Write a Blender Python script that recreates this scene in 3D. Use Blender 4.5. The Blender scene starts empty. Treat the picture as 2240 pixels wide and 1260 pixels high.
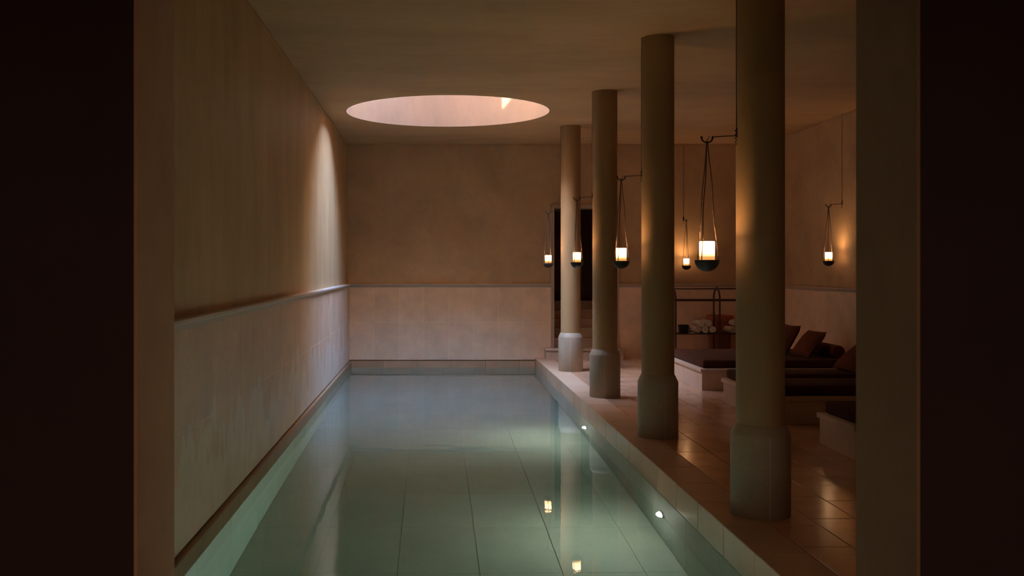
import bpy, bmesh, math, random
from mathutils import Vector, Matrix
PI = math.pi
random.seed(7)
S = bpy.context.scene
COL = S.collection

# ---------------------------------------------------------------- camera
F = 2180.0                      # focal length in pixels of a 2240 wide frame
EYE = 1.5
VX, VY = 946.0, 583.0           # vanishing point of the pool's long axis
cam_d = bpy.data.cameras.new('camera'); cam = bpy.data.objects.new('camera', cam_d); COL.objects.link(cam)
cam.location = (0, 0, EYE); cam.rotation_euler = (PI/2, 0, 0)
cam_d.sensor_width = 36; cam_d.lens = F/2240*36
cam_d.shift_x = (1120-VX)/2240; cam_d.shift_y = -(630-VY)/2240
cam_d.dof.use_dof = True; cam_d.dof.focus_distance = 9.5; cam_d.dof.aperture_fstop = 5.6
cam_d.clip_start = 0.02
S.camera = cam
S.view_settings.view_transform = 'Standard'; S.view_settings.look = 'None'
S.view_settings.gamma = 1.0; S.view_settings.use_curve_mapping = False
S.view_settings.exposure = 0.74
try:
    S.cycles.max_bounces = 14; S.cycles.diffuse_bounces = 8; S.cycles.glossy_bounces = 4
    S.cycles.transmission_bounces = 8; S.cycles.caustics_reflective = False; S.cycles.caustics_refractive = True
    S.cycles.sample_clamp_indirect = 4.0; S.cycles.use_denoising = True; S.cycles.blur_glossy = 0.5
    S.cycles.use_adaptive_sampling = False
except Exception: pass

# ---------------------------------------------------------------- room measures
CEIL = 3.52; BACK = 16.4; LEFT = -1.365; LEFT_UP = -1.40; RIGHT = 5.40; EDGE = 1.685
WATER = -0.163; BOTTOM = -1.36; POOL0 = 3.7; DADO = 1.214
FRONT0, FRONT1 = 3.0, 3.42; JL, JR = -0.9, 1.47
SKX, SKY_, SKR, SHAFT = 0.20, 13.07, 1.325, 1.6

# ---------------------------------------------------------------- sky, sun, portal
W = bpy.data.worlds.new('sky'); S.world = W; W.use_nodes = True
nt = W.node_tree; bg = nt.nodes['Background']
sk = nt.nodes.new('ShaderNodeTexSky'); sk.sky_type = 'NISHITA'; sk.sun_disc = False
sk.sun_elevation = math.radians(40); sk.sun_rotation = math.radians(244); sk.dust_density = 0.8; sk.ozone_density = 2.0; sk.altitude = 100
nt.links.new(sk.outputs[0], bg.inputs[0]); bg.inputs[1].default_value = 12.5
SUN_HEAD = Vector((0.9, 0.436, 0)).normalized(); SUN_EL = math.radians(40)
sd = bpy.data.lights.new('sun', 'SUN'); sun = bpy.data.objects.new('sun', sd); COL.objects.link(sun)
sd.energy = 30.0; sd.color = (1.0, 0.86, 0.70); sd.angle = math.radians(0.6)
sun.rotation_euler = (SUN_HEAD*math.cos(SUN_EL) + Vector((0, 0, -math.sin(SUN_EL)))).to_track_quat('-Z', 'Y').to_euler()
pd = bpy.data.lights.new('skylight_portal', 'AREA'); portal = bpy.data.objects.new('skylight_portal', pd); COL.objects.link(portal)
pd.shape = 'DISK'; pd.size = 2*SKR; pd.cycles.is_portal = True
portal.location = (SKX, SKY_, CEIL+SHAFT+0.02)

# ---------------------------------------------------------------- materials
def mat(name, color, rough=0.8, spec=0.3, **kw):
    m = bpy.data.materials.new(name); m.use_nodes = True
    b = m.node_tree.nodes['Principled BSDF']
    b.inputs['Base Color'].default_value = (*color, 1); b.inputs['Roughness'].default_value = rough
    b.inputs['Specular IOR Level'].default_value = spec
    for k, v in kw.items(): b.inputs[k].default_value = v
    return m
def tex(m, scale=(1, 1, 1), obj_random=False):
    t = m.node_tree; tc = t.nodes.new('ShaderNodeTexCoord'); geo = t.nodes.new('ShaderNodeNewGeometry')
    mp = t.nodes.new('ShaderNodeMapping'); mp.inputs['Scale'].default_value = scale
    t.links.new(geo.outputs['Position'], mp.inputs['Vector'])
    return t, mp
def noise(t, vec, scale, detail=6, rough=0.55, dist=0.0):
    n = t.nodes.new('ShaderNodeTexNoise'); n.inputs['Scale'].default_value = scale
    n.inputs['Detail'].default_value = detail; n.inputs['Roughness'].default_value = rough
    n.inputs['Distortion'].default_value = dist
    t.links.new(vec, n.inputs['Vector']); return n.outputs['Fac']
def ramp(t, fac, stops):
    r = t.nodes.new('ShaderNodeValToRGB'); e = r.color_ramp.elements
    while len(e) < len(stops): e.new(0.5)
    for i, (p, c) in enumerate(stops):
        e[i].position = p; e[i].color = (*c, 1) if len(c) == 3 else c
    t.links.new(fac, r.inputs[0]); return r.outputs[0]
def mix(t, a, b, fac, mode='MIX'):
    n = t.nodes.new('ShaderNodeMix'); n.data_type = 'RGBA'; n.blend_type = mode
    for s, v in ((n.inputs[6], a), (n.inputs[7], b)):
        if isinstance(v, tuple): s.default_value = (*v, 1)
        else: t.links.new(v, s)
    if isinstance(fac, (int, float)): n.inputs[0].default_value = fac
    else: t.links.new(fac, n.inputs[0])
    return n.outputs[2]
def bump(t, h, strength, dist=0.01):
    n = t.nodes.new('ShaderNodeBump'); n.inputs['Strength'].default_value = strength; n.inputs['Distance'].default_value = dist
    t.links.new(h, n.inputs['Height']); b = t.nodes['Principled BSDF']; t.links.new(n.outputs[0], b.inputs['Normal']); return n
def lin(c): return tuple(((v/255+0.055)/1.055)**2.4 if v > 10 else v/255/12.92 for v in c)
def sc(c, k): return tuple(min(1, v*k) for v in c)

def plaster(name, base, stretch=(1, 1, 1), contrast=0.16, rough=0.75):
    m = mat(name, base, rough, 0.35); t, mp = tex(m, stretch)
    a = noise(t, mp.outputs[0], 1.3, 7, 0.6, 0.4); b = noise(t, mp.outputs[0], 9, 6, 0.6)
    c1 = ramp(t, a, [(0.32, sc(base, 1-contrast)), (0.68, sc(base, 1+contrast))])
    c2 = ramp(t, b, [(0.3, (1-contrast*.6,)*3), (0.7, (1, 1, 1))])
    c = mix(t, c1, c2, 1.0, 'MULTIPLY'); t.links.new(c, t.nodes['Principled BSDF'].inputs['Base Color'])
    h = noise(t, mp.outputs[0], 22, 5, 0.6); bump(t, h, 0.25, 0.006)
    return m
P = (0.55, 0.365, 0.205)
M_wall = plaster('warm_plaster', P, (1.0, 1.0, 1.0), 0.14)
M_wall_left = plaster('brushed_plaster', (0.53, 0.35, 0.175), (1, 1.5, 0.45), 0.16, 0.55)
M_ceil = plaster('ceiling_plaster', (0.57, 0.365, 0.19), (0.35, 1.0, 1.0), 0.12)
M_blocker = plaster('blocker_wall_plaster', (0.62, 0.41, 0.25), (1, 1, 0.5), 0.1)  # warm plaster of the unseen walls added on the roof
M_shaft_dimmed = plaster('dimmed_shaft_plaster', (0.235, 0.122, 0.058), (1, 1, 0.5), 0.12)  # same plaster as the room, darkened to hold down the skylight's brightness
M_column = plaster('column_plaster', (0.36, 0.225, 0.11), (1, 1, 0.5), 0.10, 0.6)

def stone(name, base, rough, speck=True, var=0.12, spec=0.4, veins=False):
    m = mat(name, base, rough, spec); t, mp = tex(m)
    oi = t.nodes.new('ShaderNodeObjectInfo')
    a = noise(t, mp.outputs[0], 3.5, 6, 0.6)
    c = ramp(t, a, [(0.3, sc(base, 1-var)), (0.7, sc(base, 1+var))])
    r = ramp(t, oi.outputs['Random'], [(0, (0.90, 0.89, 0.88)), (1, (1.0, 1.0, 1.0))])
    c = mix(t, c, r, 1.0, 'MULTIPLY')
    g = noise(t, mp.outputs[0], 95, 3, 0.7)
    c = mix(t, c, ramp(t, g, [(0.32, (0.80, 0.78, 0.76)), (0.55, (1, 1, 1))]), 0.8, 'MULTIPLY')
    if speck:
        v = t.nodes.new('ShaderNodeTexVoronoi'); v.inputs['Scale'].default_value = 38
        t.links.new(mp.outputs[0], v.inputs['Vector'])
        s = ramp(t, v.outputs['Distance'], [(0.05, (0.45, 0.42, 0.4)), (0.12, (1, 1, 1))])
        c = mix(t, c, s, 0.55, 'MULTIPLY')
    t.links.new(c, t.nodes['Principled BSDF'].inputs['Base Color'])
    rr = t.nodes.new('ShaderNodeMapRange'); rr.inputs[3].default_value = rough*0.8; rr.inputs[4].default_value = rough*1.25
    t.links.new(a, rr.inputs[0]); t.links.new(rr.outputs[0], t.nodes['Principled BSDF'].inputs['Roughness'])
    bump(t, noise(t, mp.outputs[0], 14, 6, 0.65), 0.16 if rough > 0.3 else 0.05, 0.006)
    return m
T = (0.90, 0.66, 0.485)
M_tile = stone('honed_limestone', T, 0.55)
M_tile_left = stone('damp_limestone', (0.72, 0.48, 0.32), 0.42)
M_floor = stone('polished_limestone', (0.58, 0.335, 0.20), 0.15, False, 0.16, 0.8)
M_coping = stone('coping_limestone', (0.52, 0.34, 0.215), 0.35)
t = M_tile_left.node_tree; b_ = t.nodes['Principled BSDF']; src = b_.inputs['Base Color'].links[0].from_socket
g_ = t.nodes.new('ShaderNodeNewGeometry'); sx = t.nodes.new('ShaderNodeSeparateXYZ'); t.links.new(g_.outputs['Position'], sx.inputs[0])
mp_ = t.nodes.new('ShaderNodeMapping'); mp_.inputs['Scale'].default_value = (1, 1.6, 0.5); t.links.new(g_.outputs['Position'], mp_.inputs['Vector'])
ns = noise(t, mp_.outputs[0], 2.2, 6, 0.6, 0.5)
ma = t.nodes.new('ShaderNodeMath'); ma.operation = 'MULTIPLY_ADD'; t.links.new(ns, ma.inputs[0]); ma.inputs[1].default_value = 2.4; ma.inputs[2].default_value = -0.75
sb = t.nodes.new('ShaderNodeMath'); sb.operation = 'SUBTRACT'; t.links.new(ma.outputs[0], sb.inputs[0]); t.links.new(sx.outputs['Z'], sb.inputs[1])
stain = ramp(t, sb.outputs[0], [(0.0, (0, 0, 0)), (0.05, (.55,)*3), (0.5, (.25,)*3)])
t.links.new(mix(t, src, (0.74, 0.66, 0.60), stain), b_.inputs['Base Color'])
M_pool = stone('pool_limestone', (0.58, 0.60, 0.54), 0.6, False, 0.06)
M_ledge_shaded = stone('shaded_ledge_stone', (0.33, 0.20, 0.11), 0.4)  # darker than the back ledge: missing skylight is put into the colour
M_plinth = stone('plinth_limestone', (0.38, 0.30, 0.215), 0.5)
M_bed = stone('bed_limestone', (0.56, 0.42, 0.32), 0.5)
M_trim = stone('moulding_stone', (0.58, 0.46, 0.37), 0.45, False, 0.05)
M_grout = mat('pale_grout', (0.95, 0.78, 0.62), 0.85)
M_grout_floor = mat('floor_grout', (0.22, 0.13, 0.08), 0.7)
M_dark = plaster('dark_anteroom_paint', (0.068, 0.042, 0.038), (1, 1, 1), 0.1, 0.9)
M_jamb_lit = plaster('lit_jamb_plaster', (0.72, 0.43, 0.25), (1, 1, 1), 0.12, 0.85)  # left jamb: plaster lightened, the light on it is in the colour
M_jamb_shaded = plaster('shaded_jamb_plaster', (0.40, 0.27, 0.16), (1, 1, 1), 0.12, 0.85)  # right jamb: same plaster darkened, its shade is in the colour
M_metal = mat('blackened_metal', (0.018, 0.012, 0.010), 0.45, 0.5, Metallic=0.4)
M_bowl = mat('dark_bronze_bowl', (0.035, 0.026, 0.020), 0.5, 0.5, Metallic=0.3)
M_rope = mat('twisted_wire_rope', (0.07, 0.042, 0.026), 0.45, 0.5, Metallic=0.4)
M_cord = mat('brown_cord', (0.10, 0.055, 0.03), 0.8)
M_rack = mat('dark_red_lacquered_wood', (0.050, 0.012, 0.010), 0.4, 0.5)
M_terracotta = plaster('terracotta', (0.40, 0.13, 0.055), (1, 1, 1), 0.1, 0.8)
M_black = mat('black_stone', (0.02, 0.017, 0.015), 0.6)
M_steel = mat('steel_ring', (0.5, 0.5, 0.48), 0.3, 0.5, Metallic=1.0)

def fabric(name, c, s=260):
    m = mat(name, c, 0.95, 0.1); t, mp = tex(m)
    f = noise(t, mp.outputs[0], 6, 5, 0.6); g = noise(t, mp.outputs[0], s, 2, 0.5)
    k = ramp(t, f, [(0.3, sc(c, 0.8)), (0.7, sc(c, 1.2))])
    t.links.new(k, t.nodes['Principled BSDF'].inputs['Base Color'])
    t.nodes['Principled BSDF'].inputs['Sheen Weight'].default_value = 0.03
    bump(t, g, 0.4, 0.003); return m
M_mattress = fabric('brown_mattress_cloth', (0.060, 0.018, 0.008))
M_cushion = fabric('rust_brown_cushion_cloth', (0.115, 0.032, 0.014))
M_towel = fabric('white_terry_cloth', (0.66, 0.60, 0.53), 400)
def wood(name, c):
    m = mat(name, c, 0.5, 0.4); t, mp = tex(m, (9, 9, 0.7))
    k = ramp(t, noise(t, mp.outputs[0], 3, 6, 0.6, 0.6), [(0.3, sc(c, 0.6)), (0.7, sc(c, 1.4))])
    t.links.new(k, t.nodes['Principled BSDF'].inputs['Base Color']); return m
M_door = wood('dark_stained_wood', (0.07, 0.022, 0.012))

def candle_material():
    m = bpy.data.materials.new('lit_frosted_glass'); m.use_nodes = True; t = m.node_tree
    t.nodes.clear(); out = t.nodes.new('ShaderNodeOutputMaterial'); em = t.nodes.new('ShaderNodeEmission')
    tc = t.nodes.new('ShaderNodeTexCoord'); sp = t.nodes.new('ShaderNodeSeparateXYZ')
    t.links.new(tc.outputs['Object'], sp.inputs[0])
    mr = t.nodes.new('ShaderNodeMapRange'); mr.inputs[1].default_value = -0.006; mr.inputs[2].default_value = 0.075
    t.links.new(sp.outputs['Z'], mr.inputs[0])
    c = ramp(t, mr.outputs[0], [(0.0, (1.0, 0.42, 0.10)), (0.35, (1.0, 0.45, 0.13)), (0.75, (1.0, 0.52, 0.24)), (1.0, (1.0, 0.54, 0.26))])
    s = t.nodes.new('ShaderNodeMapRange'); s.inputs[1].default_value = 0.32; s.inputs[2].default_value = 0.95
    s.inputs[3].default_value = 0.55; s.inputs[4].default_value = CANDLE
    t.links.new(mr.outputs[0], s.inputs[0])
    t.links.new(c, em.inputs[0]); t.links.new(s.outputs[0], em.inputs[1]); t.links.new(em.outputs[0], out.inputs[0]); return m
CANDLE = 8.0
M_candle = candle_material()
def emit(name, c, s):
    m = bpy.data.materials.new(name); m.use_nodes = True; t = m.node_tree; b = t.nodes['Principled BSDF']
    b.inputs['Base Color'].default_value = (0, 0, 0, 1); b.inputs['Emission Color'].default_value = (*c, 1)
    b.inputs['Emission Strength'].default_value = s; return m
M_lens = emit('pool_lamp_lens', (1.0, 0.96, 0.82), 400.0)
M_spark = emit('candle_flame_core', (1.0, 0.55, 0.24), 100.0)

def water_material():
    m = bpy.data.materials.new('pool_water'); m.use_nodes = True; t = m.node_tree; t.nodes.clear()
    out = t.nodes.new('ShaderNodeOutputMaterial'); g = t.nodes.new('ShaderNodeBsdfGlass')
    g.inputs['IOR'].default_value = 1.333; g.inputs['Roughness'].default_value = 0.0
    g.inputs['Color'].default_value = (1, 1, 1, 1)
    v = t.nodes.new('ShaderNodeVolumeAbsorption'); v.inputs['Color'].default_value = (0.45, 0.84, 0.80, 1); v.inputs['Density'].default_value = 0.30
    geo = t.nodes.new('ShaderNodeNewGeometry'); mp = t.nodes.new('ShaderNodeMapping'); mp.inputs['Scale'].default_value = (1, 1.6, 1)
    t.links.new(geo.outputs['Position'], mp.inputs['Vector'])
    fine = noise(t, mp.outputs[0], 16, 3, 0.5, 1.0); broad = noise(t, mp.outputs[0], 1.6, 2, 0.4)
    patch = ramp(t, noise(t, mp.outputs[0], 0.7, 3, 0.5), [(0.50, (0.10,)*3), (0.66, (1,)*3)])
    mu = t.nodes.new('ShaderNodeMath'); mu.operation = 'MULTIPLY'; t.links.new(fine, mu.inputs[0]); t.links.new(patch, mu.inputs[1])
    mb = t.nodes.new('ShaderNodeMath'); mb.operation = 'MULTIPLY'; t.links.new(mu.outputs[0], mb.inputs[0]); mb.inputs[1].default_value = 0.10
    ad = t.nodes.new('ShaderNodeMath'); ad.operation = 'ADD'; t.links.new(mb.outputs[0], ad.inputs[0]); t.links.new(broad, ad.inputs[1])
    b = t.nodes.new('ShaderNodeBump'); b.inputs['Strength'].default_value = 1.0; b.inputs['Distance'].default_value = 0.0015
    t.links.new(ad.outputs[0], b.inputs['Height']); t.links.new(b.outputs[0], g.inputs['Normal'])
    t.links.new(g.outputs[0], out.inputs['Surface']); t.links.new(v.outputs[0], out.inputs['Volume']); return m
M_water = water_material()

# ---------------------------------------------------------------- mesh helpers
def new_obj(name, me, parent=None, loc=(0, 0, 0)):
    o = bpy.data.objects.new(name, me); COL.objects.link(o); o.location = loc
    if parent: o.parent = parent
    return o
def finish(bm, name, material, parent=None, smooth=False, loc=(0, 0, 0), recalc=True):
    if recalc: bmesh.ops.recalc_face_normals(bm, faces=bm.faces)
    me = bpy.data.meshes.new(name); bm.to_mesh(me); bm.free(); me.materials.append(material)
    if smooth:
        for p in me.polygons: p.use_smooth = True
        try: me.set_sharp_from_angle(angle=math.radians(35))
        except Exception: pass
    return new_obj(name, me, parent, loc)
def box(bm, x0, x1, y0, y1, z0, z1, bevel=0, seg=1):
    vs = [bm.verts.new(p) for p in ((x0,y0,z0),(x1,y0,z0),(x1,y1,z0),(x0,y1,z0),(x0,y0,z1),(x1,y0,z1),(x1,y1,z1),(x0,y1,z1))]
    fs = [bm.faces.new([vs[i] for i in f]) for f in ((3,2,1,0),(4,5,6,7),(0,1,5,4),(1,2,6,5),(2,3,7,6),(3,0,4,7))]
    if bevel:
        es = {e for f in fs for e in f.edges}
        bmesh.ops.bevel(bm, geom=list(es), offset=bevel, segments=seg, affect='EDGES', profile=0.5)
def boxo(name, m, dims, parent=None, bevel=0, seg=1, smooth=False):
    bm = bmesh.new(); box(bm, *dims, bevel=bevel, seg=seg); return finish(bm, name, m, parent, smooth)
def lathe(bm, prof, n=32, c=(0, 0, 0), closed=False):
    rings = []
    for r, z in prof:
        if r < 1e-5: rings.append([bm.verts.new((c[0], c[1], c[2]+z))])
        else: rings.append([bm.verts.new((c[0]+r*math.cos(2*PI*i/n), c[1]+r*math.sin(2*PI*i/n), c[2]+z)) for i in range(n)])
    prs = list(zip(rings, rings[1:])) + ([(rings[-1], rings[0])] if closed else [])
    for a, b in prs:
        for i in range(n):
            j = (i+1) % n
            if len(a) == 1 and len(b) == 1: continue
            if len(a) == 1: bm.faces.new((a[0], b[j], b[i]))
            elif len(b) == 1: bm.faces.new((a[i], a[j], b[0]))
            else: bm.faces.new((a[i], a[j], b[j], b[i]))
def tube(bm, pts, r, n=8, caps=True):
    pts = [Vector(p) for p in pts]; rr = r if isinstance(r, (list, tuple)) else [r]*len(pts)
    up = Vector((0, 0, 1)); prev = None; rings = []
    for i, p in enumerate(pts):
        d = (pts[min(i+1, len(pts)-1)] - pts[max(i-1, 0)]).normalized()
        if prev is None:
            a = d.cross(up) if abs(d.dot(up)) < 0.95 else d.cross(Vector((1, 0, 0)))
        else: a = prev - d*prev.dot(d)
        a.normalize(); b = d.cross(a); prev = a
        rings.append([bm.verts.new(p + (a*math.cos(2*PI*k/n) + b*math.sin(2*PI*k/n))*rr[i]) for k in range(n)])
    for A, B in zip(rings, rings[1:]):
        for k in range(n): bm.faces.new((A[k], A[(k+1) % n], B[(k+1) % n], B[k]))
    if caps: bm.faces.new(rings[0][::-1]); bm.faces.new(rings[-1])
def extrude_profile(bm, prof, a, b, fn):
    """prof: (out, z) pairs, closed; fn(out, s) -> (x, y)."""
    A = [bm.verts.new((*fn(o, a), z)) for o, z in prof]; B = [bm.verts.new((*fn(o, b), z)) for o, z in prof]
    n = len(prof)
    for i in range(n): bm.faces.new((A[i], A[(i+1) % n], B[(i+1) % n], B[i]))
    bm.faces.new(A[::-1]); bm.faces.new(B)
def structure(o, label=None):
    o['kind'] = 'structure'
    if label: o['label'] = label
    return o
def tag(o, label, cat, group=None, kind=None):
    o['label'] = label; o['category'] = cat
    if group: o['group'] = group
    if kind: o['kind'] = kind
    return o
def thing(name, loc, label, cat, group=None, rz=0):
    o = bpy.data.objects.new(name, None); COL.objects.link(o); o.location = loc; o.rotation_euler.z = rz
    o.empty_display_size = 0.1
    return tag(o, label, cat, group)
def dup(root, loc, rz, label):
    r = root.copy(); COL.objects.link(r); r.location = loc; r.rotation_euler.z = rz; r['label'] = label
    for ch in list(root.children):
        c = ch.copy(); COL.objects.link(c); c.parent = r
        for g in list(ch.children):
            d = g.copy(); COL.objects.link(d); d.parent = c
    return r
_mesh = {}
def piece(name, dims, m, parent, centre, bevel=0.0015, jitter=0.0, axis=0):
    """a bevelled block with shared mesh data, centred at centre"""
    key = (name, tuple(round(d, 4) for d in dims), m.name, bevel)
    if key not in _mesh:
        bm = bmesh.new(); x, y, z = (d/2 for d in dims); box(bm, -x, x, -y, y, -z, z, bevel)
        bmesh.ops.recalc_face_normals(bm, faces=bm.faces)
        me = bpy.data.meshes.new(name); bm.to_mesh(me); bm.free(); me.materials.append(m); _mesh[key] = me
    c = list(centre); c[axis] += random.uniform(-jitter, jitter)
    return new_obj(name, _mesh[key], parent, c)

# ================================================================ SETTING
# ceiling with the round opening
def ceiling():
    bm = bmesh.new(); N = 128; h = 1.6
    x0, x1, y0, y1 = -1.75, 5.7, FRONT0, BACK+0.4
    for z in (CEIL, CEIL+0.3):
        ci = [bm.verts.new((SKX+SKR*math.cos(2*PI*i/N), SKY_+SKR*math.sin(2*PI*i/N), z)) for i in range(N)]
        sq = []
        for i in range(N):
            c, s = math.cos(2*PI*i/N), math.sin(2*PI*i/N); k = h/max(abs(c), abs(s)); sq.append(bm.verts.new((SKX+c*k, SKY_+s*k, z)))
        for i in range(N): bm.faces.new((ci[i], ci[(i+1) % N], sq[(i+1) % N], sq[i]))
        for a in ((x0, x1, y0, SKY_-h), (x0, x1, SKY_+h, y1), (x0, SKX-h, SKY_-h, SKY_+h), (SKX+h, x1, SKY_-h, SKY_+h)):
            bm.faces.new([bm.verts.new(p) for p in ((a[0], a[2], z), (a[1], a[2], z), (a[1], a[3], z), (a[0], a[3], z))])
    return structure(finish(bm, 'ceiling', M_ceil, recalc=False))
ceiling()
bm = bmesh.new()
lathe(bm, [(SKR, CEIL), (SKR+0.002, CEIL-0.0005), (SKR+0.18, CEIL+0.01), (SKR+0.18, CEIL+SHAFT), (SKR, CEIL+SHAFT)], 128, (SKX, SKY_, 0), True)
o = finish(bm, 'skylight_shaft', M_shaft_dimmed, smooth=True); structure(o, 'round plastered light shaft opening through the ceiling over the pool')

# unseen walls added on the roof to block sky; their gap shapes the sun sliver
ZT = CEIL+SHAFT
bm = bmesh.new()
def slab_x(pts, x0, x1):
    a = [bm.verts.new((x0, y, z)) for y, z in pts]; b = [bm.verts.new((x1, y, z)) for y, z in pts]
    bm.faces.new(a); bm.faces.new(b[::-1])
    for i in range(len(pts)): bm.faces.new((a[i], b[i], b[(i+1) % len(pts)], a[(i+1) % len(pts)]))
AY, AZ = 12.95, 6.01; RT = 8.1
slab_x([(6.5, CEIL+.3), (AY, CEIL+.3), (AY, AZ), (AY-(RT-AZ)/1.6, RT), (6.5, RT)], -1.75, -1.45)
slab_x([(AY, CEIL+.3), (17.0, CEIL+.3), (17.0, RT), (AY, RT)], -1.75, -1.45)
structure(finish(bm, 'wall_sun_blocker_left', M_blocker))
structure(boxo('wall_sky_blocker_front', M_blocker, (-1.45, 5.7, SKY_-SKR-.6, SKY_-SKR-.25, CEIL+.3, CEIL+SHAFT+2.2)))
structure(boxo('wall_sky_blocker_back', M_blocker, (-1.45, 5.7, SKY_+SKR+.25, SKY_+SKR+.6, CEIL+.3, 9.2)))

# walls
wl = structure(boxo('wall_left', M_wall_left, (-1.75, LEFT_UP, FRONT1, BACK+0.35, -0.05, CEIL)))
bm = bmesh.new()                                     # back wall with the doorway
DX0, DX1, DZ1 = 2.0, 3.02, 2.46
for a in ((-1.75, DX0, -0.05, CEIL), (DX1, 5.75, -0.05, CEIL), (DX0, DX1, DZ1, CEIL)):
    box(bm, a[0], a[1], BACK+0.028, BACK+0.36, a[2], a[3])
wb = structure(finish(bm, 'wall_back', M_wall))
wr = structure(boxo('wall_right', M_wall, (RIGHT+0.028, 5.75, FRONT1, BACK+0.35, -0.2, CEIL)))
bm = bmesh.new()
box(bm, -3.2, JL, FRONT0, FRONT1, -1.6, CEIL); box(bm, JR, 5.75, FRONT0, FRONT1, -1.6, CEIL)
box(bm, JL, JR, FRONT0, FRONT1, 2.85, CEIL); box(bm, JL, JR, FRONT0, FRONT1, -1.6, -0.02)
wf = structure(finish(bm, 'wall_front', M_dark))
j1 = boxo('jamb', M_jamb_lit, (JL, JL+0.012, FRONT0+0.0, FRONT1+0.012, -0.02, 2.85), wf, 0.002)
j2 = boxo('jamb', M_jamb_shaded, (JR-0.012, JR, FRONT0+0.0, FRONT1+0.012, -0.02, 2.85), wf, 0.002)
boxo('facing', M_wall, (-1.4, JL, FRONT1, FRONT1+0.012, -0.02, CEIL), wf); boxo('facing', M_wall, (JR, RIGHT, FRONT1, FRONT1+0.012, -0.02, CEIL), wf)
# the dark anteroom the picture is taken from
bm = bmesh.new()
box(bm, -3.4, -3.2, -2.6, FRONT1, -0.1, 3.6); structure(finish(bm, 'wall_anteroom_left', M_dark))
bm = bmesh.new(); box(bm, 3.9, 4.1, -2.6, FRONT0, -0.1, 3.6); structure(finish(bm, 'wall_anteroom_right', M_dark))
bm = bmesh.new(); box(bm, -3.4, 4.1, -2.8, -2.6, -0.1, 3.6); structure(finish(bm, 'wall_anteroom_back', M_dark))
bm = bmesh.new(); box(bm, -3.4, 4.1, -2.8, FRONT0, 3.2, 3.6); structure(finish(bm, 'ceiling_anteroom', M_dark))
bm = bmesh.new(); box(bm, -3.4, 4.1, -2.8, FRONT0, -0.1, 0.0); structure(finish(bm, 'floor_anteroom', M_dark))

# stone dado slabs
def dado_slabs():
    g = 0.003; zr = [(-0.045, 0.584), (0.584, 1.158)]
    boxo('grout', M_grout, (LEFT_UP-0.01, LEFT-0.0015, FRONT1, BACK+0.02, -0.04, 1.158), wl)
    y = BACK; w = 0.465
    while y > FRONT1+0.2:
        y0 = max(y-w, FRONT1+0.02)
        for z0, z1 in zr: piece('stone_slab', (0.03, y-y0-g, z1-z0-g), M_tile_left, wl, (LEFT-0.015, (y+y0)/2, (z0+z1)/2), jitter=0.0005)
        y -= w
    boxo('grout', M_grout, (LEFT, 1.95, BACK+0.001, BACK+0.03, -0.035, 1.158), wb)
    boxo('grout', M_grout, (3.07, RIGHT+0.02, BACK+0.001, BACK+0.03, 0.0, 1.158), wb)
    def run(x0, x1, off=0):
        x = x0
        while x < x1-0.01:
            e = min(x1, x0+0.4085*(int((x-x0+1e-6)/0.4085)+1))
            for z0, z1 in zr:
                z0 = max(z0, -0.035) if x0 < 0 else max(z0, 0.0)
                piece('stone_slab', (e-x-g, 0.03, z1-z0-g), M_tile, wb, ((x+e)/2, BACK+0.015, (z0+z1)/2), jitter=0.0005, axis=1)
            x = e
    run(LEFT, 1.948); run(3.06, RIGHT)
    boxo('grout', M_grout, (RIGHT+0.002, RIGHT+0.03, FRONT1, BACK, 0, 1.158), wr)
    y = BACK
    while y > FRONT1+0.2:
        y0 = max(y-w, FRONT1+0.02)
        for z0, z1 in zr:
            z0 = max(0, z0); piece('stone_slab', (0.03, y-y0-g, z1-z0-g), M_tile, wr, (RIGHT+0.015, (y+y0)/2, (z0+z1)/2), jitter=0.0005)
        y -= w
dado_slabs()
PROF = [(-0.04, 1.158), (0.004, 1.158), (0.006, 1.166), (0.012, 1.170), (0.012, 1.180), (0.018, 1.186), (0.026, 1.194), (0.034, 1.196), (0.034, 1.212), (0.030, 1.216), (-0.04, 1.218)]
bm = bmesh.new(); extrude_profile(bm, PROF, FRONT1, BACK+0.03, lambda o, s: (LEFT+o, s)); structure(finish(bm, 'trim_1', M_trim))
bm = bmesh.new(); extrude_profile(bm, PROF, LEFT, 1.948, lambda o, s: (s, BACK-o)); extrude_profile(bm, PROF, 3.062, RIGHT, lambda o, s: (s, BACK-o)); structure(finish(bm, 'trim_2', M_trim))
bm = bmesh.new(); extrude_profile(bm, PROF, FRONT1, BACK, lambda o, s: (RIGHT-o, s)); structure(finish(bm, 'trim_3', M_trim))
# little bead below the ceiling
for n, fn, a, b in (('trim_4', lambda o, s: (LEFT_UP+o, s), FRONT1, BACK+0.02), ('trim_5', lambda o, s: (s, BACK+0.028-o), LEFT_UP, RIGHT+0.02), ('trim_6', lambda o, s: (RIGHT+0.028-o, s), FRONT1, BACK+0.02)):
    bm = bmesh.new(); extrude_profile(bm, [(-0.01, CEIL-0.042), (0.006, CEIL-0.040), (0.008, CEIL-0.035), (0.006, CEIL-0.030), (-0.01, CEIL-0.028)], a, b, fn); structure(finish(bm, n, M_wall))

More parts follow.
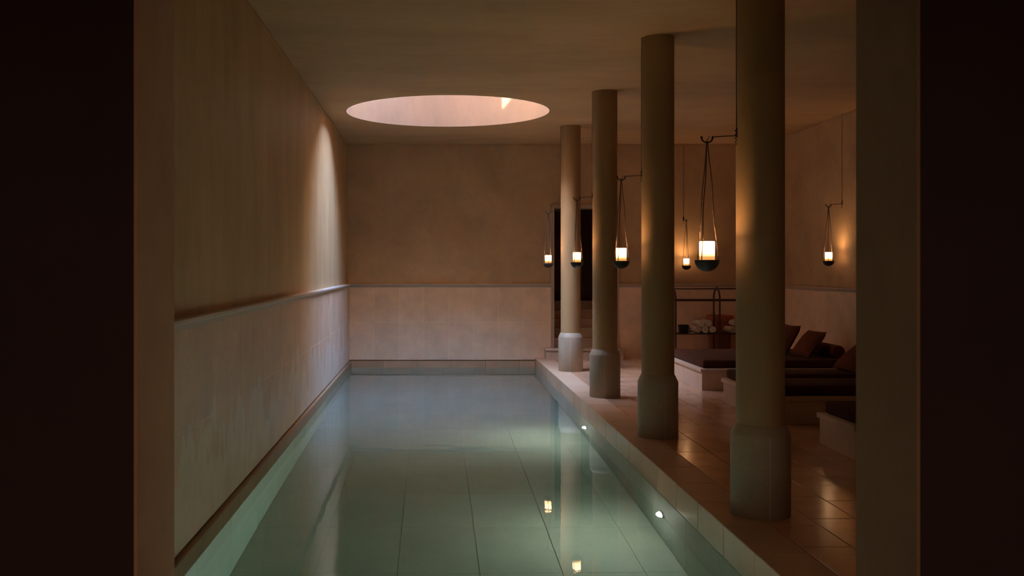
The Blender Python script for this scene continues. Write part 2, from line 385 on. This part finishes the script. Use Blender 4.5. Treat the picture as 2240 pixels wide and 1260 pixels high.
# pool basin
structure(boxo('wall_backing_left', M_coping, (-1.75, -1.385, FRONT1, BACK+0.35, -0.3, -0.05))); structure(boxo('wall_backing_back', M_coping, (-1.75, 5.75, BACK+0.045, BACK+0.35, -0.3, -0.05)))  # backing boxes added behind the ledge stones to stop light leaks
fl = structure(boxo('floor', M_grout_floor, (EDGE+0.01, RIGHT+0.03, FRONT1, BACK+0.03, -0.25, -0.006)))
def deck():
    g = 0.004
    # coping course along the water, one stone after the other
    y = BACK
    while y > 3.7:
        y0 = y-0.559
        c = piece('coping_stone', (0.285-g, 0.559-g, 0.25), M_coping, fl, (EDGE+0.1425, (y+y0)/2, -0.125), 0.004)
        y = y0
    x = EDGE+0.285; row = 0
    rnd = random.Random(3)
    while x < RIGHT-0.05:
        w = min(0.275, RIGHT-x); y = BACK - [0.0, 0.3, 0.12, 0.42, 0.22][row % 5]*1.0
        if y < BACK: piece('floor_tile', (w-g, BACK-y-g, 0.03), M_floor, fl, (x+w/2, (BACK+y)/2, -0.015), 0.0025, 0.0006, 2)
        while y > 4.3:
            L = rnd.choice((0.45, 0.57, 0.57, 0.69)); 
            piece('floor_tile', (w-g, L-g, 0.03), M_floor, fl, (x+w/2, y-L/2, -0.015), 0.0025, 0.0006, 2); y -= L
        piece('floor_tile', (w-g, y-FRONT1-g, 0.03), M_floor, fl, (x+w/2, (y+FRONT1)/2, -0.015), 0.0025, 0, 2)
        x += w; row += 1
deck()
M_grout_pool = mat('pool_grout', (0.40, 0.42, 0.37), 0.8)
pb = structure(boxo('floor_pool', M_grout_pool, (-1.7, EDGE+0.3, POOL0-0.2, BACK+0.3, BOTTOM-0.2, BOTTOM-0.006)))
def basin():
    g = 0.005
    nx, ny = 4, 13; wx = (EDGE+1.335)/nx; wy = (BACK-POOL0)/ny
    M_pf = stone('pool_floor_limestone', (0.44, 0.45, 0.38), 0.6, False, 0.06)
    x = -1.335
    while x < EDGE-0.01:
        e = min(EDGE, x+0.55)
        for j in range(ny):
            piece('pool_tile', (e-x-g, wy-0.002, 0.03), M_pf, pb, ((x+e)/2, POOL0+wy*(j+.5), BOTTOM-0.015), 0.0008)
        x = e
    # side walls of slabs
    for nm, xs, face in (('wall_pool_left', -1.335, -1), ('wall_pool_right', EDGE, 1)):
        a, b = sorted((xs+face*0.004, xs+face*0.25))
        if face > 0: b = xs+0.02+0.25
        w_ = structure(boxo(nm, M_grout_pool, (a, b, POOL0-0.1, BACK+0.2, BOTTOM-0.1, -0.20)))
        for j in range(ny):
            for z0, z1 in ((BOTTOM, -0.80), (-0.80, -0.163 if face < 0 else -0.252)):
                piece('pool_tile', (0.03, wy-g, z1-z0-g), M_pool, w_, (xs+face*0.015, POOL0+wy*(j+.5), (z0+z1)/2), 0.003)
    w_ = structure(boxo('wall_pool_back', M_grout_pool, (-1.7, EDGE+0.3, BACK+0.004, BACK+0.3, BOTTOM-0.1, -0.16)))
    for i in range(6):
        ww = (EDGE+1.335)/6
        for z0, z1 in ((BOTTOM, -0.76), (-0.76, -0.163)):
            piece('pool_tile', (ww-g, 0.03, z1-z0-g), M_pool, w_, (-1.335+ww*(i+.5), BACK+0.015, (z0+z1)/2), 0.003)
    structure(boxo('wall_pool_front', M_pool, (-1.7, EDGE+0.3, POOL0-0.27, POOL0, BOTTOM-0.1, -0.02)))
    # ledge stones under the left and the back wall, with a shadow gap above them
    y = BACK
    while y > 3.7:
        piece('ledge_stone', (0.10, 0.559-0.003, 0.104), M_ledge_shaded, wl, (-1.333-0.05, y-0.2795, -0.166+0.052), 0.002); y -= 0.559
    x = LEFT
    for k in range(6):
        e = min(EDGE, x+0.559)
        if e-x > 0.05: piece('ledge_stone', (e-x-0.003, 0.10, 0.112), M_coping, wb, ((x+e)/2, BACK-0.012+0.05, -0.166+0.056), 0.002)
        x = e
basin()
bm = bmesh.new(); box(bm, -1.340, EDGE+0.005, POOL0-0.005, BACK+0.005, BOTTOM-0.007, WATER)
wt = tag(finish(bm, 'pool_water', M_water), 'still green-blue water filling the long indoor pool', 'water', kind='stuff')

# doorway, steps and doors in the back wall
dr = bpy.data.objects.new('door_1', None); COL.objects.link(dr); dr.location = (2.51, BACK+1.5, 0.894); structure(dr, 'dark wooden double door at the top of the steps in the back wall')
def rel(o, parent):
    o.parent = parent; o.matrix_parent_inverse = Matrix.Translation(parent.location).inverted(); return o
def frame():
    bm = bmesh.new(); z0 = 0.165; t0 = DZ1+0.055
    for (a, b, p) in ((1.948, 1.968, .022), (1.968, 1.985, .012), (1.985, 2.004, .018)):
        box(bm, a, b, BACK-p, BACK+0.04, z0, t0-(a-1.948), 0.002)
        box(bm, 5.01-b, 5.01-a, BACK-p, BACK+0.04, z0, t0-(a-1.948), 0.002)
        box(bm, a, 5.01-a, BACK-p, BACK+0.04, t0-(b-1.948), t0-(a-1.948), 0.002)
    structure(finish(bm, 'trim_7', M_trim))
frame()
st = bpy.data.objects.new('staircase', None); COL.objects.link(st); st.location = (2.5, BACK, 0); structure(st, 'pale stone steps rising through the doorway in the back wall')
def step(x0, x1, y0, y1, z0, z1):
    bm = bmesh.new(); box(bm, x0+0.012, x1-0.012, y0+0.018, y1, z0, z1-0.03, 0.001)
    box(bm, x0, x1, y0, y1, z1-0.03, z1, 0.010, 3); return rel(finish(bm, 'step', M_bed), st)
step(1.826, 3.10, BACK-0.32, BACK+0.03, 0, 0.165)
zz = 0.165
for k in range(5):
    step(DX0+0.002, DX1-0.002, BACK+0.03+0.28*k, BACK+0.03+0.28*(k+1)+(0.9 if k == 4 else 0.05), max(0, zz-0.1) if k else 0.0, zz+0.146)
    zz += 0.146
for nm, x0, x1 in (('wall_stair_left', 1.8, DX0), ('wall_stair_right', DX1, 3.25)):
    structure(boxo(nm, M_wall, (x0, x1, BACK+0.36, BACK+2.6, -0.1, 3.3)))
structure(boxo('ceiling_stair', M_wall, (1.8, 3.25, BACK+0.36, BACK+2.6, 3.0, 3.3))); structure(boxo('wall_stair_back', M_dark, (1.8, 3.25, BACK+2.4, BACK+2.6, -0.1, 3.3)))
def door_leaf(x0, x1, yy):
    z0, z1 = zz, 2.98
    leaf = rel(boxo('door_leaf', M_door, (x0, x1, yy, yy+0.03, z0, z1)), dr)
    for a, b, c, d in ((x0, x1, z0, z0+.12), (x0, x1, z1-.10, z1), (x0, x1, z0+.85, z0+.95)):
        q = boxo('rail', M_door, (a, b, yy-.014, yy, c, d), leaf, .003)
    for a, b in ((x0, x0+.09), (x1-.09, x1)): boxo('stile', M_door, (a, b, yy-.015, yy, z0, z1), leaf, .003)
    q = bmesh.new(); lathe(q, [(0, 0), (.02, .002), (.024, .02), (.012, .035), (.008, .05)], 16)
    hx = x1-.045 if x0 < 2.3 else x0+.045
    bmesh.ops.rotate(q, verts=q.verts, matrix=Matrix.Rotation(PI/2, 3, 'X')); bmesh.ops.translate(q, verts=q.verts, vec=(hx, yy-.065+.05, z0+1.0))
    finish(q, 'door_handle', M_metal, leaf, True)
door_leaf(DX0+.003, 2.507, BACK+1.50); door_leaf(2.513, DX1-.003, BACK+1.50)

# ================================================================ COLUMNS
def make_column(loc, label):
    t = thing('column', loc, label, 'column', 'round columns along the pool edge')
    bm = bmesh.new(); R = 0.142
    lathe(bm, [(0, .545), (R, .545), (R, 1.2), (R*1.0, 2.3), (R*.995, 3.35), (R*.995, CEIL), (0, CEIL)], 64); finish(bm, 'shaft', M_column, t, True)
    bm = bmesh.new(); lathe(bm, [(0, 0), (.174, 0), (.176, .003), (.176, .484), (.173, .492), (.148, .545), (.145, .549), (0, .549)], 64); b = finish(bm, 'base', M_plinth, t, True)
    bm = bmesh.new(); box(bm, -.0007, .0007, -.1764, -.16, .0, .486); box(bm, -.0007, .0007, .16, .1764, .0, .486)
    finish(bm, 'joint', M_grout, b); return t
CX = 1.99; CD = [6.05, 8.80, 11.50, 14.35]
CL = ['nearest and largest round plaster column on the deck, in front of the beds', 'second round plaster column from the camera, towel rack seen just right of it',
      'third round plaster column, its right side meets the doorway frame', 'farthest round plaster column, pale bluish, standing before the steps']
col0 = make_column((CX, CD[0], 0), CL[0])
for i in range(1, 4):
    a = random.uniform(-.2, .2); dup(col0, (CX, CD[i], 0), a, CL[i])

# ================================================================ LANTERNS
ARM_Z = 2.30
def make_bracket(loc, rz, label):
    """mounted on a surface at local x=0, arm goes to -x, lantern hangs 0.20 out"""
    t = thing('lantern_bracket', loc, label, 'bracket', 'iron brackets carrying lanterns', rz)
    bm = bmesh.new(); tube(bm, [(0.004, 0, 0), (-0.06, 0, -0.002), (-0.145, 0, -0.008)], 0.0032, 8)
    for x in (-.147,):
        bmesh.ops.create_uvsphere(bm, u_segments=10, v_segments=8, radius=.0065, matrix=Matrix.Translation((x, 0, -.009)))
    finish(bm, 'arm', M_metal, t, True)
    bm = bmesh.new(); pts = [(-.147-.034*(1-math.cos(a)), 0, -.010-.032*math.sin(a)) for a in [PI*i/16 for i in range(17)]]
    tube(bm, pts, [.0062-.0016*math.sin(PI*i/16) for i in range(17)], 8)
    bmesh.ops.create_uvsphere(bm, u_segments=10, v_segments=8, radius=.0075, matrix=Matrix.Translation(pts[-1]))
    finish(bm, 'hook', M_metal, t, True)
    bm = bmesh.new(); box(bm, -.004, .012, -.012, .012, -.012, .045, .002)
    tube(bm, [(-.006+.005*math.cos(k*1.1), .005*math.sin(k*1.1), .04-.004*k) for k in range(26)], .0022, 6)
    finish(bm, 'wall_plate', M_metal, t, True)
    bm = bmesh.new(); tube(bm, [(-.003, 0, .04), (-.004, 0.001, .5), (-.003, 0, CEIL-ARM_Z)], .0022, 6)
    finish(bm, 'cord', M_cord, t, True); return t
def helix_rope(p0, p1, turns, r, sr, seed):
    bm = bmesh.new(); p0, p1 = Vector(p0), Vector(p1); d = (p1-p0); n = int(turns*8); rnd = random.Random(seed)
    u = d.cross(Vector((0, 1, .1))).normalized(); v = d.normalized().cross(u)
    ph1 = rnd.uniform(0, 6); amp = 0.0035
    for s in (0, 1):
        pts = []
        for i in range(n+1):
            f = i/n; a = 2*PI*turns*f + PI*s
            w = math.sin(f*9+ph1)*amp*math.sin(PI*f)
            pts.append(p0 + d*f + u*(r*math.cos(a)+w) + v*(r*math.sin(a)+w*.5))
        tube(bm, pts, sr, 5, False)
    return bm
def make_lantern(loc, rz, label):
    """origin = centre of the bowl's rim"""
    t = thing('hanging_lantern', loc, label, 'lantern', 'candle lanterns hanging from brackets', rz)
    bm = bmesh.new(); R = .0735; prof = [(0, -.068)] + [(R*math.sin(a), -.068*math.cos(a)) for a in [PI/2*i/12 for i in range(1, 13)]]
    prof += [(R-.001, .002), (R-.005, .001), (R-.009, -.012), (.035, -.016), (0, -.016)]
    lathe(bm, prof, 40); finish(bm, 'bowl', M_bowl, t, True)
    bm = bmesh.new(); lathe(bm, [(.040, -.014), (.0455, -.012), (.0455, .110), (.0435, .1145), (.0405, .1145), (.0400, .1)], 36)
    g_ = finish(bm, 'candle_glass', M_candle, t, True)
    bm = bmesh.new(); lathe(bm, [(.0398, .103), (.02, .105), (0, .106)], 24); finish(bm, 'flame_glow', M_spark, g_, True)
    top = (0, 0, .716)
    for k, a in enumerate((4, 126, 228)):
        a = math.radians(a); p = (.0705*math.cos(a), .0705*math.sin(a), -.001)
        finish(helix_rope((.003*math.cos(a), .003*math.sin(a), .72), p, 30, .0024, .0020, k), 'rope', M_rope, t, True)
    bm = bmesh.new()
    tube(bm, [(.006*math.cos(b), .002, .722+.009*math.sin(b)) for b in [2*PI*i/16 for i in range(17)]], .002, 6, False)
    tube(bm, [(.004, .001, .728), (.010, -.002, .742), (.016, -.004, .752)], [.002, .0026, .003], 6); tube(bm, [(0, 0, .70), (0, 0, .722)], .005, 8)
    finish(bm, 'knot', M_rope, t, True); return t
spots = []
for i, (px, py) in enumerate(((1541, 570), (1356, 572), (1258, 570), (1197, 571))):
    spots.append(((CX-.142, CD[i], 0), 0.0, (1.650, CD[i], 0)))
spots.append(((4.14, BACK+.028, 0), PI/2, (4.145, BACK-.17, 0)))
spots.append(((RIGHT+.028, 13.2, 0), 0.0, (RIGHT-.178, 13.2, 0)))
ZB = [2.294, 2.304, 2.304, 2.304, 2.27, 2.33]
WH = ['the nearest column', 'the second column from the camera', 'the third column', 'the farthest column', 'the back wall above the towel rack', 'the right wall above the beds']
LW = ['largest glowing lantern, hanging left of the nearest column', 'glowing lantern hanging left of the second column from the camera', 'glowing lantern hanging in front of the farthest column',
      'small glowing lantern hanging left of the farthest column beside the doorway', 'smallest glowing lantern, on the back wall between the two nearest columns', 'glowing lantern on the right wall above the brown bolster']
RZ = [0.0, 0.15, 1.9, 0.7, 1.1, 0.3]
br = lt = None
for i, (p, rz, q) in enumerate(spots):
    p = (p[0], p[1], ZB[i]); off = Vector((-.178-(.02 if i < 4 else .0), 0, 0)); off.rotate(Matrix.Rotation(rz, 3, 'Z'))
    lab = 'thin black iron bracket with a curved hook on ' + WH[i]
    if br is None: br = make_bracket(p, rz, lab)
    else: dup(br, p, rz, lab)
    h = Vector((-.181, 0, -.042)); h.rotate(Matrix.Rotation(rz, 3, 'Z')); hp = Vector(p)+h
    ql = (hp.x, hp.y, hp.z-.718+.004)
    if lt is None: lt = make_lantern(ql, RZ[i], LW[i])
    else: dup(lt, ql, RZ[i], LW[i])

# pool lamps set in the right pool wall
def make_pool_lamp(loc, label):
    t = thing('pool_lamp', loc, label, 'lamp', 'round lamps set in the pool wall')
    bm = bmesh.new(); lathe(bm, [(.053, -.004), (.072, -.004), (.072, .006), (.067, .010), (.055, .010), (.053, .006)], 32, closed=True)
    bmesh.ops.rotate(bm, verts=bm.verts, matrix=Matrix.Rotation(-PI/2, 3, 'Y')); finish(bm, 'ring', M_steel, t, True)
    bm = bmesh.new(); lathe(bm, [(.053, 0), (.049, .016), (.034, .031), (.016, .038), (0, .040)], 24)
    bmesh.ops.rotate(bm, verts=bm.verts, matrix=Matrix.Rotation(-PI/2, 3, 'Y')); finish(bm, 'lens', M_lens, t, True)
    return t
pl = make_pool_lamp((EDGE-.002, 7.32, -.775), 'larger lit underwater lamp in the pool wall below the nearest column')
dup(pl, (EDGE-.002, 10.93, -.75), 0, 'small lit underwater lamp in the pool wall, farther one toward the doorway')
dup(pl, (EDGE-.002, 4.3, -.75), 0, 'unseen added underwater lamp in the pool wall just below the picture edge')  # added out of view to light the near water

# ================================================================ DAYBEDS
def daybed(x0, y0, y1, label):
    t = thing('daybed', (x0, y0, 0), label, 'daybed', 'stone daybed platforms along the right wall'); x1 = RIGHT-x0-.002; d = y1-y0
    boxo('plinth', M_bed, (.02, x1, .02, d-.02, 0, .222), t, .003)
    boxo('slab', M_bed, (0, x1, 0, d, .223, .265), t, .004, 2, True); return t
def soft_box(bm, x0, x1, y0, y1, z0, z1, r=.025, sag=.004, seed=0):
    box(bm, x0, x1, y0, y1, z0, z1)
    bmesh.ops.subdivide_edges(bm, edges=bm.edges[:], cuts=14, use_grid_fill=True)
    rnd = random.Random(seed); f = [rnd.uniform(0, 6) for _ in range(4)]
    for v in bm.verts:
        c = v.co
        for ax, (a, b) in enumerate(((x0, x1), (y0, y1), (z0, z1))): pass
        dx = max(0, r-(c.x-x0), r-(x1-c.x)); dy = max(0, r-(c.y-y0), r-(y1-c.y)); 
        c.z += sag*math.sin(c.x*5+f[0])*math.sin(c.y*7+f[1])*(1 if c.z > (z0+z1)/2 else 0)
def mattress(x0, x1, y0, y1, label, z=.266, h=.102, seed=0):
    bm = bmesh.new(); box(bm, 0, x1-x0, 0, y1-y0, 0, h)
    bmesh.ops.bevel(bm, geom=bm.edges[:], offset=.022, segments=4, affect='EDGES', profile=.5)
    bmesh.ops.triangulate(bm, faces=[f for f in bm.faces if f.calc_area() > .2])
    o = finish(bm, 'mattress', M_mattress, None, True, (x0, y0, z)); tag(o, label, 'mattress', 'brown mattresses on the stone daybeds')
    bm = bmesh.new(); e = .014; 
    for zz_ in (.012, h-.010):
        c = [(e, e), (x1-x0-e, e), (x1-x0-e, y1-y0-e), (e, y1-y0-e)]; k = .010
        pts = []
        for (cx, cy), a0 in zip(c, (PI, 1.5*PI, 0, .5*PI)):
            for q in range(5):
                a = a0+q*PI/8; ox = k if cx < 1 else -k; oy = k if cy < .4 else -k
                pts.append((cx+ox+k*1.15*math.cos(a)+(.0), cy+oy+k*1.15*math.sin(a), zz_))
        pts.append(pts[0]); tube(bm, pts, .0045, 6, False)
    finish(bm, 'piping', M_mattress, o, True); return o
def cushion(loc, rot, label, s=.46, th=.15, m=None, name='cushion'):
    bm = bmesh.new(); n = 16; g = [[None]*(n+1) for _ in range(n+1)]
    grids = []
    for side in (1, -1):
        G = []
        for i in range(n+1):
            R_ = []
            for j in range(n+1):
                u, v = i/n*2-1, j/n*2-1
                pinch = 1-.07*(1-abs(v)**2)*abs(u)**3; pinch2 = 1-.07*(1-abs(u)**2)*abs(v)**3
                h = th/2*((1-abs(u)**3.2)*(1-abs(v)**3.2))**.55 * side
                h += .004*math.sin(u*5+v*3)*(1-abs(u))*(1-abs(v))*side
                if abs(abs(u)-1) < 1e-6 or abs(abs(v)-1) < 1e-6:
                    if side == -1: R_.append(grids[0][i][j]); continue
                R_.append(bm.verts.new((u*s/2*pinch, v*s/2*pinch2, h)))
            G.append(R_)
        grids.append(G)
        for i in range(n):
            for j in range(n): bm.faces.new((G[i][j], G[i+1][j], G[i+1][j+1], G[i][j+1]))
    o = finish(bm, name, m or M_cushion, None, True, loc); o.rotation_euler = rot
    return tag(o, label, 'cushion', 'brown cushions on the daybeds')
def bolster(loc, L, r, label):
    bm = bmesh.new(); lathe(bm, [(0, 0), (r*.5, .003), (r*.86, .0), (r*.9, .004), (r*.97, .006), (r, .016), (r*1.01, L*.3), (r*.99, L*.7), (r, L-.016), (r*.97, L-.006), (r*.86, L), (0, L-.002)], 32)
    bmesh.ops.rotate(bm, verts=bm.verts, matrix=Matrix.Rotation(-PI/2, 3, 'X'))
    o = finish(bm, 'bolster', M_cushion, None, True, loc); return tag(o, label, 'bolster', 'round bolsters at the head of the daybeds')
daybed(3.235, 12.02, 13.80, 'pale stone daybed platform farthest back, below the towel rack')
daybed(3.20, 9.45, 11.05, 'wide pale stone daybed platform in the middle, behind the nearest column')
daybed(3.255, 7.69, 8.45, 'low pale stone daybed platform nearest the camera at the right edge')
mattress(3.275, 5.36, 12.07, 13.72, 'brown mattress on the farthest daybed, under the cushions')
mattress(3.25, 5.36, 9.49, 10.13, 'brown mattress on the front half of the middle daybed')
mattress(3.25, 5.36, 10.50, 11.02, 'brown mattress on the rear half of the middle daybed')
mattress(3.31, 5.36, 7.74, 8.41, 'brown mattress on the nearest daybed at the right edge')
MT = .368
cushion((4.715, 12.50, MT+.165), (math.radians(0), math.radians(-50), math.radians(10)), 'square brown cushion leaning on the bolster of the farthest daybed', .41, .14)
cushion((4.60, 13.02, MT+.19), (math.radians(0), math.radians(-58), math.radians(10)), 'square brown cushion half hidden behind the nearest column on the farthest daybed', .43, .14)
bolster((4.985, 12.22, MT+.083), 1.1, .080, 'dark brown round bolster lying along the wall on the farthest daybed')
cushion((4.60, 10.76, MT+.155), (math.radians(0), math.radians(-38), math.radians(8)), 'brown cushion on the middle daybed, cut by the right doorway jamb')

# ================================================================ TOWEL RACK, POT, TOWELS
RX, RY0, RY1 = 3.807, 15.6, 15.93
rk = thing('towel_rack', (RX, RY0, 0), 'dark red rack with arched ends standing against the back wall', 'rack')
W_ = RY1-RY0
for k, x in enumerate((0, .69, 1.38)):
    bm = bmesh.new(); zs = .985; top = 1.147
    pts = [(x, 0, 0.0), (x, 0, .5), (x, 0, .9)] + [(x, W_/2-W_/2*math.cos(a), zs+(top-zs)*math.sin(a)**.9) for a in [PI*i/18 for i in range(19)]] + [(x, W_, .9), (x, W_, .5), (x, W_, 0)]
    tube(bm, pts, .0145, 8); bmesh.ops.create_uvsphere(bm, u_segments=10, v_segments=8, radius=.016, matrix=Matrix.Translation((x, W_/2, top+.014)))
    finish(bm, 'arched_frame', M_rack, rk, True)
def rbar(name, p, q, r=.011):
    bm = bmesh.new(); tube(bm, [p, q], r, 8); finish(bm, name, M_rack, rk, True)
rbar('top_bar', (0, W_/2, 1.147), (1.38, W_/2, 1.147), .010)
boxo('front_rail', M_rack, (0, 1.38, -.010, .010, .955, .983), rk, .003); boxo('back_rail', M_rack, (0, 1.38, W_-.01, W_+.01, .955, .983), rk, .003)
boxo('shelf', M_rack, (0, 1.38, .0, W_, .434, .452), rk, .003); boxo('lower_shelf', M_rack, (0, 1.38, .0, W_, .12, .138), rk, .003)

def towel_mesh():
    bm = bmesh.new(); turns, n = 3.1, 64; L = .27; th = .0075; r0, r1 = .006, .0515
    ins, outs = [], []
    def P_(i, off):
        f = i/n; a = 2*PI*turns*f; r = r0+(r1-r0)*f + off*(1 if f < .97 else (1-f)/.03)
        return Vector((r*math.cos(a), 0, r*math.sin(a)*.97))
    rows = []
    yl = [(0, .55), (.006, 1), (.09, 1.02), (.18, 1.02), (L-.006, 1), (L, .55)]
    for y, k in yl:
        a = []; b = []
        for i in range(n+1):
            w = .0012*math.sin(i*.9+y*30)
            p = P_(i, th*k+w*.5); q = P_(i, -th*k+w*.5); a.append(bm.verts.new((p.x, y+.002*math.sin(i*.7), p.z))); b.append(bm.verts.new((q.x, y+.002*math.sin(i*.7), q.z)))
        rows.append((a, b))
    for (a, b), (c, d) in zip(rows, rows[1:]):
        for i in range(n):
            bm.faces.new((a[i], a[i+1], c[i+1], c[i])); bm.faces.new((b[i+1], b[i], d[i], d[i+1]))
        bm.faces.new((a[0], c[0], d[0], b[0])); bm.faces.new((a[n], b[n], d[n], c[n]))
    for (a, b) in (rows[0], rows[-1]):
        for i in range(n): bm.faces.new((a[i], b[i], b[i+1], a[i+1]))
    return bm
TW = None
SH = .452; TR = .0575
def towel(x, y, z, rz, roll, label, grp):
    global TW
    if TW is None: TW = finish(towel_mesh(), 'rolled_towel', M_towel, None, True); o = TW
    else: o = TW.copy(); COL.objects.link(o)
    o.location = (x, y, z); o.rotation_euler = (0, roll, rz); tag(o, label, 'towel', grp)
def tx(px, D): return (px-VX)*D/F
g1 = 'white towels rolled in a pyramid'
D_ = 15.63
TRI = TR*2*math.sin(PI/3)
towel(tx(1527, D_), D_, SH+TR, .28, 0.3, 'rolled white towel, left one of the bottom row beside the dark box', g1)
towel(tx(1543.5, D_), D_, SH+TR, .0, 1.2, 'rolled white towel, middle one of the bottom row in the left pile', g1)
towel(tx(1560, D_), D_, SH+TR, -.08, 2.4, 'rolled white towel, right one of the bottom row at the arched frame', g1)
towel(tx(1535, D_), D_+.005, SH+TR+TRI, .10, 0.9, 'rolled white towel, left one on top of the left pile', g1)
towel(tx(1551, D_), D_+.003, SH+TR+TRI, .05, 4.0, 'rolled white towel, right one on top of the left pile', g1)
g2 = 'white towels right of the terracotta pot'
towel(tx(1604, D_), D_, SH+TR, .12, 1.0, 'rolled white towel at the bottom left of the pile cut by the nearest column', g2)
towel(tx(1620.5, D_), D_, SH+TR, .0, 2.0, 'rolled white towel behind the nearest column, bottom row', g2)
towel(tx(1612.5, D_), D_, SH+TR+TRI, .0, 3.0, 'rolled white towel on top of the pile cut by the nearest column', g2)
# dark square container on the shelf
bm = bmesh.new()
def sq(h, z): return [bm.verts.new((x*h, y*h, z)) for x, y in ((-1, -1), (1, -1), (1, 1), (-1, 1))]
rings = [sq(.058, 0), sq(.073, .128), sq(.066, .128), sq(.055, .012)]
bm.faces.new(rings[0][::-1]); bm.faces.new(rings[-1])
for A, B in zip(rings, rings[1:]):
    for k in range(4): bm.faces.new((A[k], A[(k+1) % 4], B[(k+1) % 4], B[k]))
bmesh.ops.bevel(bm, geom=bm.edges[:], offset=.004, segments=2, affect='EDGES')
o = finish(bm, 'square_container', M_black, None, True, (tx(1495, 15.74), 15.74, SH)); tag(o, 'dark square container on the rack shelf left of the towels', 'container')
boxo_ = boxo('folded_cloth', M_towel, (tx(1506, 15.70), tx(1517, 15.70), 15.60, 15.72, SH+.001, SH+.012), None, .004, 2, True)
tag(boxo_, 'thin folded pale cloth on the shelf between container and towels', 'cloth')
# terracotta pot behind the rack
bm = bmesh.new(); prof = [(0, 0), (.155, 0), (.16, .01), (.178, .35), (.182, .60), (.184, .615), (.205, .622), (.210, .64), (.212, .70), (.206, .71), (.192, .71), (.186, .69), (.17, .3), (.15, .03), (0, .03)]
lathe(bm, prof, 48); o = finish(bm, 'terracotta_pot', M_terracotta, None, True, (tx(1574, 16.17), 16.165, 0)); tag(o, 'tall terracotta pot on the floor behind the towel rack', 'pot')

# unseen fill lamp added behind the camera to brighten the dark doorway walls
M_fill = emit('fill_lamp_diffuser', (1.0, 0.60, 0.42), 170.0)
al = thing('fill_lamp', (0.2, -1.2, 3.2), 'unseen round fill lamp added on the anteroom ceiling behind the viewpoint', 'lamp')
bm = bmesh.new(); lathe(bm, [(0, 0), (.17, 0), (.17, -.05), (.155, -.05), (.15, -.03), (0, -.03)], 32); finish(bm, 'housing', M_metal, al, True)
bm = bmesh.new(); lathe(bm, [(.149, -.034), (.1, -.055), (0, -.062)], 32); finish(bm, 'diffuser', M_fill, al, True)
